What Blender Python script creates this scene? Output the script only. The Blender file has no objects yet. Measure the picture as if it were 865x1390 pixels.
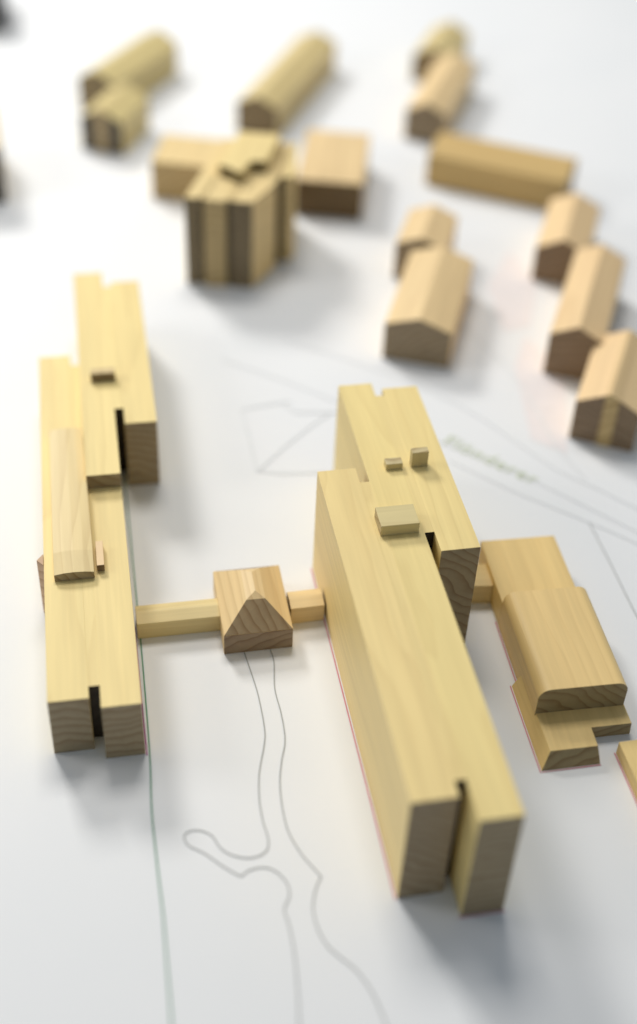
import bpy, bmesh, math, random
from mathutils import Matrix, Vector
R = math.radians
sc = bpy.context.scene
COL = sc.collection

# ---------------------------------------------------------------- camera (1 unit = 10 cm of the table)
F_PX, PITCH, ROLL, CAM_H = 1781.7, 0.7067, 0.0516, 6.0
cd = bpy.data.cameras.new('camera')
cam = bpy.data.objects.new('camera', cd); COL.objects.link(cam); sc.camera = cam
cp, sp, cr, sr = math.cos(PITCH), math.sin(PITCH), math.cos(ROLL), math.sin(ROLL)
right = Vector((1, 0, 0)); down = Vector((0, -sp, -cp)); fwd = Vector((0, cp, -sp))
r2 = right * cr - down * sr; d2 = right * sr + down * cr
M = Matrix((( r2.x, -d2.x, -fwd.x, 0), (r2.y, -d2.y, -fwd.y, 0), (r2.z, -d2.z, -fwd.z, CAM_H), (0, 0, 0, 1)))
cam.matrix_world = M
cd.sensor_fit = 'HORIZONTAL'; cd.sensor_width = 24.0
cd.lens = F_PX / 865 * 24.0
cd.shift_y = -45 / 865
cd.clip_start = 0.05; cd.clip_end = 200
cd.dof.use_dof = True
cd.dof.focus_distance = 7.75
cd.dof.aperture_fstop = 0.18

# ---------------------------------------------------------------- world, lamps, exposure
w = bpy.data.worlds.new('World'); sc.world = w; w.use_nodes = True
bg = w.node_tree.nodes['Background']
bg.inputs[0].default_value = (0.78, 0.89, 1.0, 1); bg.inputs[1].default_value = 0.26
sc.view_settings.view_transform = 'Standard'; sc.view_settings.look = 'None'
sc.view_settings.exposure = 0; sc.view_settings.gamma = 1

def area(name, loc, target, size, power, color):
    ld = bpy.data.lights.new(name, 'AREA'); ld.shape = 'RECTANGLE'; ld.size, ld.size_y = size
    ld.energy = power; ld.color = color
    o = bpy.data.objects.new(name, ld); COL.objects.link(o); o.location = loc
    o.rotation_euler = (Vector(target) - Vector(loc)).to_track_quat('-Z', 'Y').to_euler()
    return o
area('window_light', (-11.5, 24.0, 16.0), (0, 7, 0), (5.2, 5.2), 3700, (1.0, 0.97, 0.92))
area('ceiling_light', (-2.0, 16.5, 22.0), (0, 6, 0), (7.5, 6.5), 2250, (1.0, 0.96, 0.90))
area('side_light', (-11.0, 6.5, 7.0), (0, 7, 0), (4.0, 4.0), 300, (1.0, 0.95, 0.88))

# ---------------------------------------------------------------- materials
def nt(name):
    m = bpy.data.materials.new(name); m.use_nodes = True
    return m, m.node_tree.nodes, m.node_tree.links
def wood(name, side, end, axis='Y', rough=0.5, ringamp=0.15):
    m, N, L = nt(name); b = N['Principled BSDF']
    tc = N.new('ShaderNodeTexCoord'); oi = N.new('ShaderNodeObjectInfo')
    sep = N.new('ShaderNodeSeparateXYZ'); L.new(tc.outputs['Object'], sep.inputs[0])
    comb = N.new('ShaderNodeCombineXYZ')                      # grain axis goes to Y
    order = {'Y': (0, 1, 2), 'X': (1, 0, 2), 'Z': (0, 2, 1)}[axis]
    for i, s in enumerate(order): L.new(sep.outputs[s], comb.inputs[i])
    sn = N.new('ShaderNodeSeparateXYZ'); L.new(tc.outputs['Normal'], sn.inputs[0])
    ab = N.new('ShaderNodeMath'); ab.operation = 'ABSOLUTE'; L.new(sn.outputs['XYZ'.index(axis)], ab.inputs[0])
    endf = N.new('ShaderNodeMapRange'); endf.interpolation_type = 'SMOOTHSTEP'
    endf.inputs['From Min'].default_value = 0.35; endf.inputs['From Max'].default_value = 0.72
    L.new(ab.outputs[0], endf.inputs['Value'])
    # offset per piece so that no two pieces share their figure
    def mth(op, a, v=None, b2=None):
        n = N.new('ShaderNodeMath'); n.operation = op; L.new(a, n.inputs[0])
        if b2 is not None: L.new(b2, n.inputs[1])
        elif v is not None: n.inputs[1].default_value = v
        return n.outputs[0]
    rx = mth('MULTIPLY_ADD', oi.outputs['Random'], 2.2); rx.node.inputs[2].default_value = -1.1
    rz = mth('FRACT', mth('MULTIPLY', oi.outputs['Random'], 37.3)); rz = mth('MULTIPLY_ADD', rz, 0.7); rz.node.inputs[2].default_value = 0.55
    off = N.new('ShaderNodeCombineXYZ'); L.new(rx, off.inputs[0]); L.new(rz, off.inputs[2])
    ry = mth('MULTIPLY', oi.outputs['Random'], 53.0); L.new(ry, off.inputs[1])
    add = N.new('ShaderNodeVectorMath'); add.operation = 'ADD'; L.new(comb.outputs[0], add.inputs[0]); L.new(off.outputs[0], add.inputs[1])
    P = add.outputs[0]
    # slow wander of the rings along the board
    mp = N.new('ShaderNodeMapping'); mp.inputs['Scale'].default_value = (1.5, 0.26, 1.5); L.new(P, mp.inputs[0])
    wn = N.new('ShaderNodeTexNoise'); wn.inputs['Scale'].default_value = 1.3; wn.inputs['Detail'].default_value = 3; L.new(mp.outputs[0], wn.inputs['Vector'])
    s2 = N.new('ShaderNodeSeparateXYZ'); L.new(P, s2.inputs[0])
    c2 = N.new('ShaderNodeCombineXYZ'); L.new(s2.outputs[0], c2.inputs[0]); L.new(s2.outputs[2], c2.inputs[1])
    ln = N.new('ShaderNodeVectorMath'); ln.operation = 'LENGTH'; L.new(c2.outputs[0], ln.inputs[0])
    wob = mth('MULTIPLY', wn.outputs['Fac'], 0.36)
    rr = mth('ADD', ln.outputs['Value'], b2=wob)
    ph = mth('MULTIPLY', rr, 15.0)
    fr = mth('FRACT', ph)                                   # saw tooth: slow to dark, quick back
    pw = mth('POWER', fr, 3.0)
    sm = N.new('ShaderNodeMapRange'); sm.inputs['From Min'].default_value = 0.93; sm.inputs['From Max'].default_value = 1.0
    sm.inputs['To Min'].default_value = 1.0; sm.inputs['To Max'].default_value = 0.0; L.new(fr, sm.inputs['Value'])
    ring = mth('MULTIPLY', pw, b2=sm.outputs[0])
    # fibres
    mp2 = N.new('ShaderNodeMapping'); mp2.inputs['Scale'].default_value = (38, 1.2, 38); L.new(P, mp2.inputs[0])
    fn = N.new('ShaderNodeTexNoise'); fn.inputs['Scale'].default_value = 1.0; fn.inputs['Detail'].default_value = 5; L.new(mp2.outputs[0], fn.inputs['Vector'])
    mp3 = N.new('ShaderNodeMapping'); mp3.inputs['Scale'].default_value = (6, 0.5, 6); L.new(P, mp3.inputs[0])
    bn = N.new('ShaderNodeTexNoise'); bn.inputs['Scale'].default_value = 1.0; bn.inputs['Detail'].default_value = 2; L.new(mp3.outputs[0], bn.inputs['Vector'])
    base = N.new('ShaderNodeMix'); base.data_type = 'RGBA'; L.new(endf.outputs[0], base.inputs['Factor'])
    base.inputs[6].default_value = (*side, 1); base.inputs[7].default_value = (*end, 1)
    amp = N.new('ShaderNodeMapRange'); L.new(endf.outputs[0], amp.inputs['Value'])
    amp.inputs['To Min'].default_value = ringamp; amp.inputs['To Max'].default_value = 0.85
    k = mth('MULTIPLY', ring, b2=amp.outputs[0])
    dark = N.new('ShaderNodeMix'); dark.data_type = 'RGBA'; dark.blend_type = 'MULTIPLY'; L.new(k, dark.inputs['Factor'])
    L.new(base.outputs[2], dark.inputs[6]); dark.inputs[7].default_value = (0.50, 0.36, 0.22, 1)
    v1 = N.new('ShaderNodeMapRange'); L.new(fn.outputs['Fac'], v1.inputs['Value'])
    v1.inputs['From Min'].default_value = 0.25; v1.inputs['From Max'].default_value = 0.75
    v1.inputs['To Min'].default_value = 0.93; v1.inputs['To Max'].default_value = 1.05
    v2 = N.new('ShaderNodeMapRange'); L.new(bn.outputs['Fac'], v2.inputs['Value'])
    v2.inputs['From Min'].default_value = 0.3; v2.inputs['From Max'].default_value = 0.7
    v2.inputs['To Min'].default_value = 0.95; v2.inputs['To Max'].default_value = 1.04
    vv = mth('MULTIPLY', v1.outputs[0], b2=v2.outputs[0])
    hsv = N.new('ShaderNodeHueSaturation'); L.new(dark.outputs[2], hsv.inputs['Color']); L.new(vv, hsv.inputs['Value'])
    hu = mth('MULTIPLY_ADD', rz, 0.006 / 0.7); hu.node.inputs[2].default_value = 0.4935; L.new(hu, hsv.inputs['Hue'])
    L.new(hsv.outputs[0], b.inputs['Base Color'])
    b.inputs['Roughness'].default_value = rough; b.inputs['Specular IOR Level'].default_value = 0.35
    bp = N.new('ShaderNodeBump'); bp.inputs['Strength'].default_value = 0.12; bp.inputs['Distance'].default_value = 0.004
    L.new(fn.outputs['Fac'], bp.inputs['Height']); L.new(bp.outputs[0], b.inputs['Normal'])
    return m
SIDE = (0.88, 0.69, 0.305); END = (0.35, 0.275, 0.17)
PALE = wood('pale_wood', SIDE, END)
HONEY = wood('honey_wood', (0.82, 0.61, 0.33), (0.33, 0.255, 0.16))
PALE_X = wood('pale_wood_across', SIDE, END, 'X')
PALE_Z = wood('pale_wood_upright', (0.60, 0.44, 0.21), END, 'Z')
GOLD = wood('golden_wood', (0.85, 0.615, 0.265), (0.36, 0.28, 0.15), ringamp=0.12)
GOLD_X = wood('golden_wood_across', (0.62, 0.42, 0.17), (0.36, 0.26, 0.13), 'X')
PEACH = wood('peach_wood', (0.85, 0.61, 0.34), (0.27, 0.19, 0.12))
OLIVE = wood('olive_wood', (0.70, 0.565, 0.27), (0.27, 0.20, 0.10))
OLIVE_Z = wood('olive_wood_upright', (0.62, 0.51, 0.26), (0.62, 0.51, 0.28), 'Z')
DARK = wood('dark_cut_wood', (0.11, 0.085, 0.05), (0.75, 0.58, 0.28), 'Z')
CORE = wood('core_wood_slot_shade', SIDE, (0.035, 0.026, 0.018))  # near-black end faces put the deep shade of the slots into the colour
TAN = wood('cut_face_wood', (0.60, 0.47, 0.22), (0.42, 0.32, 0.16))

def flat(name, c, rough=0.7):
    m, N, L = nt(name); b = N['Principled BSDF']
    tc = N.new('ShaderNodeTexCoord'); n = N.new('ShaderNodeTexNoise'); n.inputs['Scale'].default_value = 9; n.inputs['Detail'].default_value = 4
    L.new(tc.outputs['Object'], n.inputs['Vector'])
    mx = N.new('ShaderNodeMix'); mx.data_type = 'RGBA'; L.new(n.outputs['Fac'], mx.inputs['Factor'])
    mx.inputs[6].default_value = (*[v * 0.93 for v in c], 1); mx.inputs[7].default_value = (*[min(1, v * 1.06) for v in c], 1)
    L.new(mx.outputs[2], b.inputs['Base Color']); b.inputs['Roughness'].default_value = rough
    return m
INK = flat('grey_ink', (0.42, 0.43, 0.42)); INK_DK = flat('dark_ink', (0.10, 0.13, 0.11)); INK_FAINT = flat('faint_ink', (0.765, 0.78, 0.79))
GREEN = flat('green_ink', (0.16, 0.33, 0.22)); RED = flat('red_ink', (0.66, 0.24, 0.28)); VIOLET = flat('violet_ink', (0.40, 0.12, 0.30))
LETTER = flat('pale_green_ink', (0.62, 0.68, 0.50)); PINK = flat('pale_pink_tint', (0.84, 0.79, 0.79))

def paper_mat():
    m, N, L = nt('plan_paper'); b = N['Principled BSDF']
    tc = N.new('ShaderNodeTexCoord')
    n = N.new('ShaderNodeTexNoise'); n.inputs['Scale'].default_value = 0.9; n.inputs['Detail'].default_value = 3; L.new(tc.outputs['Object'], n.inputs['Vector'])
    f = N.new('ShaderNodeTexNoise'); f.inputs['Scale'].default_value = 60; f.inputs['Detail'].default_value = 5; L.new(tc.outputs['Object'], f.inputs['Vector'])
    mx = N.new('ShaderNodeMix'); mx.data_type = 'RGBA'; L.new(n.outputs['Fac'], mx.inputs['Factor'])
    mx.inputs[6].default_value = (0.80, 0.82, 0.84, 1); mx.inputs[7].default_value = (0.86, 0.865, 0.875, 1)
    L.new(mx.outputs[2], b.inputs['Base Color']); b.inputs['Roughness'].default_value = 0.55; b.inputs['Specular IOR Level'].default_value = 0.3
    bp = N.new('ShaderNodeBump'); bp.inputs['Strength'].default_value = 0.15; bp.inputs['Distance'].default_value = 0.003
    L.new(f.outputs['Fac'], bp.inputs['Height']); L.new(bp.outputs[0], b.inputs['Normal'])
    return m

# ---------------------------------------------------------------- helpers
def thing(name, label, cat, loc, yaw=0.0, group=None):
    o = bpy.data.objects.new(name, None); COL.objects.link(o); o.empty_display_size = 0.1
    o.location = (loc[0], loc[1], loc[2] if len(loc) > 2 else 0); o.rotation_euler = (0, 0, yaw)
    o['label'] = label; o['category'] = cat
    if group: o['group'] = group
    return o
def link(name, bm, mat, parent=None, bevel=0.005, loc=None, yaw=0.0, smooth=False):
    bmesh.ops.recalc_face_normals(bm, faces=bm.faces)
    me = bpy.data.meshes.new(name); bm.to_mesh(me); bm.free(); me.materials.append(mat)
    o = bpy.data.objects.new(name, me); COL.objects.link(o)
    if parent: o.parent = parent
    if loc is not None: o.location = (loc[0], loc[1], loc[2] if len(loc) > 2 else 0); o.rotation_euler = (0, 0, yaw)
    if smooth:
        for p in me.polygons: p.use_smooth = True
    if bevel:
        md = o.modifiers.new('bevel', 'BEVEL'); md.width = bevel; md.segments = 2; md.limit_method = 'ANGLE'; md.angle_limit = R(25)
    return o
def tag(o, label, cat, group=None):
    o['label'] = label; o['category'] = cat
    if group: o['group'] = group
    return o
def loft(bot, top, z0, z1, bm=None):                     # bottom outline to top outline
    bm = bm or bmesh.new()
    b = [bm.verts.new((*p, z0)) for p in bot]; t = [bm.verts.new((*p, z1)) for p in top]
    n = len(b); bm.faces.new(b[::-1]); bm.faces.new(t)
    for i in range(n): bm.faces.new((b[i], b[(i + 1) % n], t[(i + 1) % n], t[i]))
    return bm
def box(u0, u1, v0, v1, z0, z1, bm=None):
    q = [(u0, v0), (u1, v0), (u1, v1), (u0, v1)]
    return loft(q, q, z0, z1, bm)
def extrude_y(profile, v0, v1):                          # profile of (u, z), run along v
    bm = bmesh.new()
    a = [bm.verts.new((u, v0, z)) for u, z in profile]; b = [bm.verts.new((u, v1, z)) for u, z in profile]
    n = len(a); bm.faces.new(a); bm.faces.new(b[::-1])
    for i in range(n): bm.faces.new((a[i], b[i], b[(i + 1) % n], a[(i + 1) % n]))
    return bm
def extrude_x(profile, u0, u1):                          # profile of (v, z), run along u
    bm = bmesh.new()
    a = [bm.verts.new((u0, v, z)) for v, z in profile]; b = [bm.verts.new((u1, v, z)) for v, z in profile]
    n = len(a); bm.faces.new(a); bm.faces.new(b[::-1])
    for i in range(n): bm.faces.new((a[i], b[i], b[(i + 1) % n], a[(i + 1) % n]))
    return bm
def at(o, yaw, u, v):
    c, s = math.cos(yaw), math.sin(yaw)
    return (o[0] + u * c - v * s, o[1] + u * s + v * c)
G = 0.0001                                               # glue line between pieces

# ---------------------------------------------------------------- the plan on the table
bm = bmesh.new()
q = [bm.verts.new(p) for p in ((-12, -4, 0), (12, -4, 0), (12, 26, 0), (-12, 26, 0))]; bm.faces.new(q)
paper = link('paper', bm, paper_mat(), bevel=0); paper['kind'] = 'structure'

def smooth_line(pts, n=6):                               # Catmull-Rom through the points
    if len(pts) < 3: return pts
    P = [pts[0]] + list(pts) + [pts[-1]]; out = []
    for i in range(1, len(P) - 2):
        for k in range(n):
            t = k / n; a, b, c, d = P[i - 1], P[i], P[i + 1], P[i + 2]
            out.append(tuple(0.5 * (2 * b[j] + (c[j] - a[j]) * t + (2 * a[j] - 5 * b[j] + 4 * c[j] - d[j]) * t * t + (3 * b[j] - a[j] - 3 * c[j] + d[j]) * t ** 3) for j in (0, 1)))
    out.append(pts[-1]); return out
def ribbon(name, pts, width, mat, z=0.0035, curve=True):
    if curve: pts = smooth_line(pts)
    bm = bmesh.new(); prev = None
    for i, p in enumerate(pts):
        a = Vector(pts[max(0, i - 1)]); b = Vector(pts[min(len(pts) - 1, i + 1)])
        t = (b - a).normalized(); n = Vector((-t.y, t.x)) * width / 2; p = Vector(p)
        cur = (bm.verts.new((p.x + n.x, p.y + n.y, z)), bm.verts.new((p.x - n.x, p.y - n.y, z)))
        if prev: bm.faces.new((prev[0], prev[1], cur[1], cur[0]))
        prev = cur
    return link(name, bm, mat, paper, bevel=0)
stream_a = [(-0.40, 5.40), (-0.394, 5.36), (-0.321, 5.143), (-0.281, 5.005), (-0.237, 4.8), (-0.23, 4.685), (-0.245, 4.479), (-0.233, 4.308), (-0.204, 4.167), (-0.17, 4.063), (-0.169, 3.995), (-0.209, 3.952), (-0.278, 3.934), (-0.364, 3.952), (-0.422, 3.993), (-0.468, 4.059), (-0.533, 4.087), (-0.591, 4.079), (-0.615, 4.045), (-0.586, 3.992), (-0.496, 3.948), (-0.384, 3.871), (-0.296, 3.823)]
stream_a2 = [(-0.296, 3.823), (-0.249, 3.865), (-0.174, 3.883), (-0.107, 3.856), (-0.054, 3.794), (-0.039, 3.722), (-0.061, 3.646), (-0.034, 3.565), (-0.002, 3.426), (0.02, 3.271), (0.04, 3.067), (0.06, 2.7), (0.1, 2.2)]
stream_b = [(-0.25, 5.45), (-0.24, 5.401), (-0.211, 5.296), (-0.195, 5.095), (-0.145, 4.903), (-0.114, 4.718), (-0.126, 4.562), (-0.126, 4.412), (-0.101, 4.244), (-0.062, 4.106), (0.007, 3.983), (0.076, 3.898), (0.12, 3.848)]
stream_b2 = [(0.12, 3.848), (0.092, 3.76), (0.085, 3.654), (0.115, 3.544), (0.166, 3.455), (0.229, 3.399), (0.332, 3.308), (0.439, 3.107), (0.6, 2.6)]
for s in (stream_a, stream_a2, stream_b, stream_b2): ribbon('path_line', s, 0.0075, INK)
ribbon('boundary_line', [(-1.60, 8.1), (-1.369, 6.998), (-1.242, 6.397), (-1.099, 5.725), (-1.022, 5.359), (-0.871, 4.592), (-0.808, 4.201), (-0.73, 3.841), (-0.672, 3.59), (-0.625, 3.351), (-0.567, 3.053), (-0.45, 2.4)], 0.009, GREEN)
ribbon('parcel_line', [(-0.24, 7.91), (-0.402, 7.858), (-0.601, 7.777), (-0.507, 7.398), (-0.437, 7.072), (-0.249, 7.063), (0.1, 7.11)], 0.018, INK_FAINT, curve=False)
ribbon('parcel_line', [(-0.432, 7.073), (-0.264, 7.351), (-0.087, 7.606), (0.071, 7.798)], 0.014, INK_FAINT, z=0.0045, curve=False)
ribbon('parcel_line', [(-0.292, 7.876), (-0.204, 7.774), (0.126, 7.802)], 0.012, INK_FAINT, z=0.0055, curve=False)
for s in ([(-0.35, 8.72), (0.0, 8.57), (0.459, 8.35), (0.687, 8.223), (1.125, 7.887), (1.432, 7.558), (1.724, 7.245), (2.014, 7.043), (2.225, 6.887), (2.9, 6.45)],
          [(-0.8, 8.40), (-0.337, 8.182), (0.067, 7.96), (0.888, 7.50), (1.405, 7.20), (1.698, 7.002), (2.188, 6.643), (2.9, 6.15)],
          [(0.934, 7.305), (1.386, 6.993), (1.822, 6.742), (2.17, 6.525), (2.8, 6.10)],
          [(0.40, 9.9), (0.719, 9.60), (1.10, 9.1), (1.457, 8.45), (1.629, 7.929), (1.728, 7.539), (1.9, 7.17)]):
    ribbon('street_line', s, 0.012, INK_FAINT)
ribbon('street_line', [(1.869, 6.708), (1.965, 6.296), (2.066, 5.835), (2.167, 5.458), (2.5, 4.2)], 0.008, INK, z=0.0045)
for qd in ([(1.55, 7.6), (1.80, 7.45), (1.90, 8.5), (1.62, 8.95), (1.50, 8.5)], [(1.45, 9.0), (1.68, 9.1), (1.80, 9.8), (1.60, 10.3), (1.36, 9.7)]):
    bm = bmesh.new(); bm.faces.new([bm.verts.new((x, y, 0.002)) for x, y in qd]); link('plot_tint', bm, PINK, paper, bevel=0)
# street name printed in pale green
cu = bpy.data.curves.new('street_name', 'FONT'); cu.body = 'Fl\u00f6nderer'; cu.size = 0.17; cu.space_character = 1.12
cu.materials.append(LETTER)
tx = bpy.data.objects.new('street_name', cu); COL.objects.link(tx); tx.parent = paper
tx.location = (0.885, 7.50, 0.0065); tx.rotation_euler = (0, 0, math.atan2(7.147 - 7.534, 1.514 - 0.927))

# ---------------------------------------------------------------- the tall central building
C0, CY, H = (0.5157, 3.7424), 0.2157, 0.817
t = thing('slab_building', 'largest tall pale wood block of three offset slabs with three small roof boxes', 'building model', C0, CY)
link('slab', box(0, 0.239 - G, 0, 2.454, 0, H), PALE, t, 0.0012)
link('slab', box(0.298 + G, 0.521 - G, -0.148, 3.302, 0, H + 0.0006), PALE, t, 0.0012)
link('slab', box(0.580 + G, 0.815, 1.661, 3.234, 0, H), PALE, t, 0.0012)
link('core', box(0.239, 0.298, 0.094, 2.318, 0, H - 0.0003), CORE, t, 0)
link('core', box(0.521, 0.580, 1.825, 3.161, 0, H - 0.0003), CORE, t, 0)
link('roof_box', box(0.420, 0.524, 2.406, 2.466, H + 0.0016, H + 0.047), OLIVE_Z, t, 0.002)
link('roof_box', box(0.581, 0.685, 2.412, 2.462, H + 0.0016, H + 0.115), OLIVE_Z, t, 0.002)
link('roof_box', box(0.258, 0.487, 1.830, 1.998, H + 0.0016, H + 0.078), wood('roof_box_wood', (0.70, 0.58, 0.29), (0.5, 0.4, 0.22), 'X'), t, 0.002)
# red site line printed just outside the long wall
o = C0; ribbon('site_line', [at(o, CY, -0.012, 2.44), at(o, CY, -0.012, -0.006), ], 0.007, RED, curve=False)
ribbon('site_line', [at(o, CY, 0.282, -0.158), at(o, CY, 0.53, -0.158)], 0.007, RED, curve=False)

# ---------------------------------------------------------------- the long left building
B0, BY, HL, HU = (-1.3979, 4.5426), 0.2069, 0.440, 0.549
t = thing('stepped_building', 'long low pale wood block on the left with raised rear half and thin roof plate', 'building model', B0, BY)
link('slab', box(0, 0.223 - G, 0, 3.226, 0, HL), PALE, t, 0.0012)
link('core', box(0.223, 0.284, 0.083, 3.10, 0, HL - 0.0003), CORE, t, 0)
link('slab', box(0.284 + G, 0.502, -0.076, 1.73, 0, HL + 0.0005), PALE, t, 0.0012)
link('raised_slab', box(0.284 + G, 0.502, 1.73 + G, 4.154, 0, HU), PALE, t, 0.0012)
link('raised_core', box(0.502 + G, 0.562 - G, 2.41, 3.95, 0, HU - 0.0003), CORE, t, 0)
link('raised_slab', box(0.562, 0.774, 2.2375, 4.005, 0, HU), PALE, t, 0.0012)
# roof plate: gently cambered, front edge falling away
bm = bmesh.new()
us = [0.062, 0.12, 0.18, 0.24, 0.296]; cz = [0.050, 0.060, 0.063, 0.060, 0.052]
rows = [(0.915, 0.0), (1.085, 0.019), (2.28, 0.012)]
top = [[bm.verts.new((u if v < 2 else 0.060 + (u - 0.062) * 0.93, v, HL + 0.002 + z + dz)) for u, z in zip(us, cz)] for v, dz in rows]
bot = [[bm.verts.new((v_.co.x, v_.co.y, HL + 0.002)) for v_ in r] for r in top]
for g, fl in ((top, 0), (bot, 1)):
    for i in range(len(g) - 1):
        for j in range(len(us) - 1): bm.faces.new((g[i][j], g[i][j + 1], g[i + 1][j + 1], g[i + 1][j]))
for j in range(len(us) - 1):
    bm.faces.new((top[0][j], top[0][j + 1], bot[0][j + 1], bot[0][j])); bm.faces.new((top[-1][j], top[-1][j + 1], bot[-1][j + 1], bot[-1][j]))
for i in range(len(rows) - 1):
    bm.faces.new((top[i][0], top[i + 1][0], bot[i + 1][0], bot[i][0])); bm.faces.new((top[i][-1], top[i + 1][-1], bot[i + 1][-1], bot[i][-1]))
link('roof_plate', bm, wood('roof_plate_wood', (0.83, 0.655, 0.33), (0.40, 0.32, 0.20), ringamp=0.24), t, 0.002)
link('roof_rod', box(0.314, 0.358, 0.968, 1.18, HL + 0.0015, HL + 0.052), PEACH, t, 0.002)
link('roof_box', box(0.360, 0.528, 2.725, 2.79, HU + 0.0005, HU + 0.072), wood('roof_box_dark_wood', (0.66, 0.50, 0.25), (0.26, 0.19, 0.10)), t, 0.003)
link('stair_tower', loft(*[[(-0.042, 1.108), (-0.0015, 1.06), (-0.0015, 1.16)]] * 2, 0, 0.445), wood('stair_wood', (0.60, 0.40, 0.24), (0.6, 0.4, 0.24)), t, 0.002)
ribbon('site_line', [at(B0, BY, 0.508, 0.9), at(B0, BY, 0.510, -0.09)], 0.008, VIOLET, curve=False)

# ---------------------------------------------------------------- walkways and entrance pavilion
def walkway(loc, yaw, w_, l_, he, hr, label, mat):
    bm = extrude_x([(0, 0), (l_, 0), (l_, he), (l_ * 0.60, hr), (l_ * 0.5, hr), (0, he)], 0, w_)
    o = link('walkway', bm, mat, None, 0.003, loc, yaw)
    return tag(o, label, 'walkway model', 'walkways joining the buildings')
walkway((-1.056 + 0.003, 5.432), 0.207, 0.515, 0.158, 0.128, 0.146, 'longest wooden walkway bar, between the low left building and the pyramid roofed pavilion', wood('walkway_wood', (0.78, 0.62, 0.31), (0.4, 0.3, 0.16), 'X'))
walkway((-0.128, 5.622), 0.232, 0.213, 0.150, 0.134, 0.150, 'wooden walkway bar from the pyramid roofed pavilion to the tall central building', wood('walkway_warm_wood', (0.80, 0.60, 0.31), (0.4, 0.3, 0.16), 'X'))
walkway((0.884, 5.868), 0.11, 0.252, 0.20, 0.155, 0.160, 'short wooden walkway bar behind the tall building, reaching the round edged hall', wood('walkway_gold_wood', (0.80, 0.60, 0.28), (0.4, 0.3, 0.16), 'X'))

t = thing('pavilion', 'small square wooden pavilion with steep pyramid roof, halfway between the two long buildings', 'building model', (-0.517, 5.344), 0.212)
W, Lp, he, zt = 0.421, 0.556, 0.161, 0.292
link('wall', box(0, W, 0, Lp, 0, he), wood('pavilion_wood', (0.80, 0.60, 0.32), (0.30, 0.215, 0.14), ringamp=0.3), t, 0.003)
bm = bmesh.new()
e = [bm.verts.new(p) for p in ((0, 0, he + 0.001), (W, 0, he + 0.001), (W, Lp, he + 0.001), (0, Lp, he + 0.001))]
k = [bm.verts.new(p) for p in ((0.155, 0.155, zt), (0.272, 0.153, zt), (0.272, 0.415, zt), (0.155, 0.415, zt))]
rd = [bm.verts.new(p) for p in ((0.217, 0.205, zt + 0.024), (0.217, 0.365, zt + 0.024))]
bm.faces.new(e[::-1])
for i in range(4): bm.faces.new((e[i], e[(i + 1) % 4], k[(i + 1) % 4], k[i]))
bm.faces.new((k[0], k[1], rd[0])); bm.faces.new((k[1], k[2], rd[1], rd[0])); bm.faces.new((k[2], k[3], rd[1])); bm.faces.new((k[3], k[0], rd[0], rd[1]))
link('roof', bm, wood('pavilion_roof_wood', (0.84, 0.64, 0.34), (0.36, 0.27, 0.165), ringamp=0.3), t, 0.002)

# ---------------------------------------------------------------- the round-edged hall
t = thing('hall_building', 'golden wood hall with rounded long edges standing on a notched base slab', 'building model', (1.163, 5.75), 0.185)
prof = [(0.0, 0.002)]
r_, Wd, Zt = 0.072, 0.535, 0.300
for i in range(9):
    a = math.pi - i * math.pi / 16; prof.append((r_ + r_ * math.cos(a), Zt - r_ + r_ * math.sin(a)))
for i in range(9):
    a = math.pi / 2 - i * math.pi / 16; prof.append((Wd - r_ + r_ * math.cos(a), Zt - r_ + r_ * math.sin(a)))
prof.append((Wd, 0.002))
o = link('hall_body', extrude_y(prof, -0.84, -0.055), wood('hall_wood', (0.86, 0.625, 0.28), (0.33, 0.26, 0.14), ringamp=0.12), t, 0.002)
link('rear_wing', box(0.0, 0.497, -0.054, 0.508, 0, 0.207), GOLD, t, 0.006)
link('base_slab', loft([(-0.045, -0.54), (-0.04, -1.17), (0.31, -1.16), (0.305, -0.975), (0.548, -0.973), (0.548, -0.54)],
                       [(0.002, -0.54), (0.014, -1.112), (0.295, -1.108), (0.297, -0.977), (0.54, -0.975), (0.54, -0.54)], 0, 0.100), GOLD, t, 0.003)
ribbon('site_line', [at((1.163, 5.75), 0.185, -0.009, -0.02), at((1.163, 5.75), 0.185, -0.011, -0.535)], 0.007, RED, curve=False)
ribbon('site_line', [at((1.163, 5.75), 0.185, -0.053, -0.54), at((1.163, 5.75), 0.185, -0.048, -1.178), at((1.163, 5.75), 0.185, 0.31, -1.168)], 0.007, RED, curve=False)
o = link('low_block', box(0, 0.55, -0.75, 0, 0, 0.1), GOLD, None, 0.004, (1.779, 4.751), 0.22)
tag(o, 'low golden wood block cut by the right frame edge beside the notched base slab', 'building model')
ribbon('site_line', [at((1.779, 4.751), 0.22, -0.008, 0), at((1.779, 4.751), 0.22, -0.008, -0.75)], 0.007, RED, curve=False)

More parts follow.
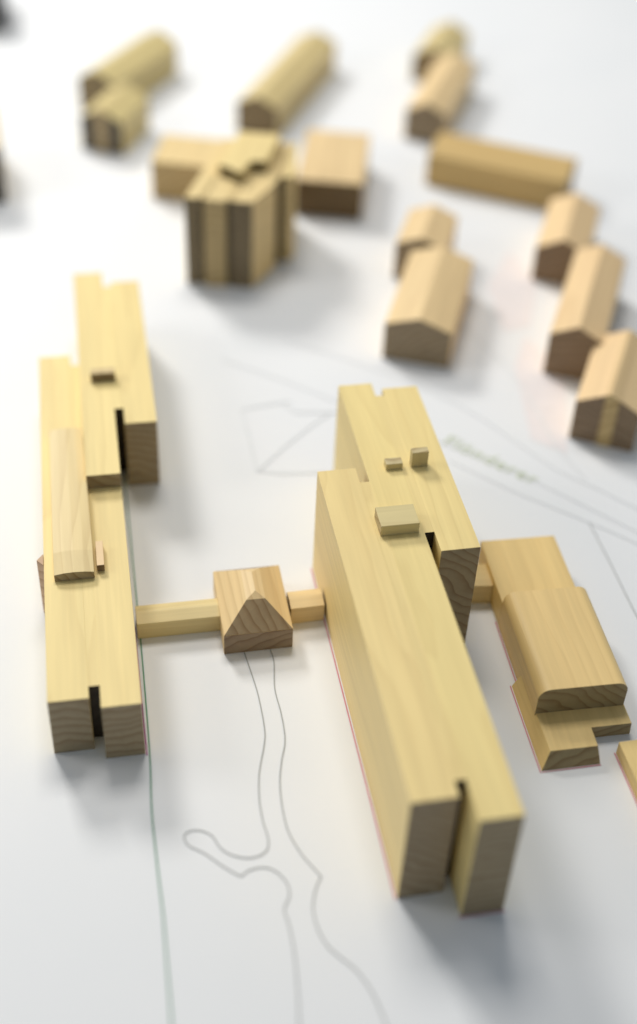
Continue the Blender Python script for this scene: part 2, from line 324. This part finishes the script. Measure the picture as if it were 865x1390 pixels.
# ---------------------------------------------------------------- gabled houses
HG = 'gabled wooden houses along the street'
def gable_bm(w_, l_, he, hr, u0=None, u1=None):
    u0 = -w_ / 2 if u0 is None else u0; u1 = w_ / 2 if u1 is None else u1
    zz = lambda u: hr - (hr - he) * abs(u) / (w_ / 2)
    prof = [(u0, 0), (u0, zz(u0))] + ([(0, hr)] if u0 < 0 < u1 else []) + [(u1, zz(u1)), (u1, 0)]
    return extrude_y(prof, -l_ / 2, l_ / 2)
def house(o, yaw, w_, l_, he, hr, mat, label, group=HG, name='gabled_house'):
    c = at(o, yaw, w_ / 2, l_ / 2)
    ob = link(name, gable_bm(w_, l_, he, hr), mat, None, 0.006, c, yaw)
    return tag(ob, label, 'house model', group)
def striped_house(o, yaw, w_, l_, he, hr, mat, smat, s0, s1, label, dm=None):
    c = at(o, yaw, w_ / 2, l_ / 2)
    t = thing('gabled_house', label, 'house model', c, yaw, HG)
    link('house_block', gable_bm(w_, l_, he, hr, None, s0 - G), mat, t, 0.005)
    link('house_block', gable_bm(w_, l_, he, hr, s1 + G, None), mat, t, 0.005)
    z = lambda u: hr - (hr - he) * abs(u) / (w_ / 2) + 0.002
    pr = [(s0, 0), (s0, z(s0))] + ([(0, hr + 0.002)] if s0 < 0 < s1 else []) + [(s1, z(s1)), (s1, 0)]
    link('centre_strip', extrude_y(pr, -l_ / 2 - 0.004, l_ / 2), smat, t, 0.003)
    return t
STRIP = wood('strip_wood', (0.78, 0.56, 0.30), (0.60, 0.44, 0.21))
house((0.451, 8.547), -0.202, 0.530, 1.149, 0.322, 0.412, HONEY, 'wide gabled wooden house standing alone just behind the tall central building')
house((0.548, 9.745), -0.218, 0.430, 0.620, 0.340, 0.425, HONEY, 'short gabled wooden house directly behind the wide lone one')
house((1.745, 9.833), -0.245, 0.450, 0.888, 0.322, 0.435, PEACH, 'rearmost of the three peach wood houses lined up at the right frame edge')
house((1.715, 8.447), -0.270, 0.420, 1.330, 0.375, 0.480, PEACH, 'middle and longest of the three peach wood houses at the right frame edge')
striped_house((1.829, 7.643), -0.300, 0.470, 0.893, 0.340, 0.462, PEACH, STRIP, -0.03, 0.07, 'peach wood house with a pale upright strip in its dark gable')
house((0.680, 12.422), -0.273, 0.420, 1.377, 0.313, 0.412, HONEY, 'gabled wooden house at the top whose front touches the long bar block')
house((0.786, 13.854), -0.300, 0.420, 0.858, 0.290, 0.400, OLIVE, 'small blurred gabled house farthest back at the top, right of the middle')
house((-1.013, 12.394), -0.300, 0.440, 1.850, 0.309, 0.410, OLIVE, 'very long blurred gabled house at the top middle, behind the tower block')
striped_house((-2.490, 11.846), -0.275, 0.441, 0.657, 0.330, 0.440, wood('dark_gable_wood', (0.70, 0.565, 0.27), (0.13, 0.11, 0.08)), wood('strip_olive_wood', (0.70, 0.565, 0.27), (0.50, 0.39, 0.22)), -0.055, 0.055, 'short olive toned house at the top left, paler strip in its gable')
house((-2.66, 12.72), -0.40, 0.440, 1.28, 0.340, 0.450, OLIVE, 'long olive toned house at the top left, behind the short striped one')
c = at((0.870, 11.453), -0.329, 1.287 / 2, 0.25)
o = link('long_block', extrude_x([(-0.24, 0), (0.24, 0), (0.24, 0.34), (0.04, 0.375), (-0.24, 0.31)], -0.645, 0.70), GOLD_X, None, 0.008, c, -0.329)
tag(o, 'long golden bar shaped block lying crosswise at the upper right', 'building model')

# ---------------------------------------------------------------- tower complex
t = thing('tower_building', 'tall tower block of light and dark upright wood strips, small raised roof pieces', 'building model', (-1.2, 9.49), -0.06)
HT = 0.807
mats = wood('tower_side_wood', (0.80, 0.62, 0.30), (0.21, 0.165, 0.095))
lam = wood('tower_light_wood', (0.80, 0.62, 0.30), (0.52, 0.40, 0.20))
def quad(u0, u1, v0, v1, sk=0.10, top=0): return [(u0, v0), (u1, v0), (u1 + sk, v1), (u0 + sk, v1)]
def piece(name, q, m, z=HT): return link(name, loft(q, q, 0, z), m, t, 0.004)
piece('tower_slab', quad(0.0, 0.11, 0.0, 1.10, 0.16), mats)
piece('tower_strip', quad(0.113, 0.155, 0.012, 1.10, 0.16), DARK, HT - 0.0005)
piece('tower_slab', quad(0.158, 0.335, -0.01, 1.10, 0.16), lam)
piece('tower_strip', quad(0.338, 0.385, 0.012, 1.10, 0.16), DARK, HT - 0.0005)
link('tower_slab', loft(*[[(0.388, 0.0), (0.555, 0.0), (0.70, 0.36), (0.70, 1.10), (0.548, 1.10)]] * 2, 0, HT), mats, t, 0.004)
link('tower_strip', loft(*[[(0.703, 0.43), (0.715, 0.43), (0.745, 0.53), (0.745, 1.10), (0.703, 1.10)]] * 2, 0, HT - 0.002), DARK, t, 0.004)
link('tower_slab', loft(*[[(0.748, 0.46), (0.83, 0.50), (0.85, 0.62), (0.80, 1.12), (0.748, 1.12)]] * 2, 0, HT), lam, t, 0.004)
rb = wood('roof_piece_wood', (0.82, 0.64, 0.30), (0.20, 0.15, 0.06))
link('roof_piece', loft(*[[(0.22, 0.42), (0.34, 0.36), (0.40, 0.30), (0.43, 0.34), (0.47, 0.52), (0.60, 0.54), (0.66, 1.05), (0.30, 1.05)]] * 2, HT + 0.001, HT + 0.10), rb, t, 0.004)
o = link('flat_block', box(0, 0.75, 0, 0.57, 0, 0.369), wood('wing_wood', (0.80, 0.60, 0.30), (0.50, 0.36, 0.17)), None, 0.005, (-1.68, 10.93), -0.1)
tag(o, 'flat topped pale wing block touching the left rear of the tower', 'building model', 'flat blocks beside the tower')
o = link('flat_block', box(0, 0.603, 0, 1.032, 0, 0.357), wood('flat_block_wood', (0.80, 0.60, 0.32), (0.18, 0.12, 0.05)), None, 0.005, (-0.341, 10.750), -0.063)
tag(o, 'flat topped box shaped block standing free to the right of the tower', 'building model', 'flat blocks beside the tower')

# ---------------------------------------------------------------- blocks at the left frame edge
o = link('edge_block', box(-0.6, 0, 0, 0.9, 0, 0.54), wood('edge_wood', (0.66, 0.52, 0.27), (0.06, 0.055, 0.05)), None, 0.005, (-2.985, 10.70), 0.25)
tag(o, 'blurred block with a dark front, cut by the left frame edge level with the tower', 'building model')
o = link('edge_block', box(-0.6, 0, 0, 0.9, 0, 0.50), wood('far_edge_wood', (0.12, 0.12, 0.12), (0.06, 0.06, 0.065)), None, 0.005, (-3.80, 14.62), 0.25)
tag(o, 'very dark blurred block cut by the top left corner of the frame', 'building model')
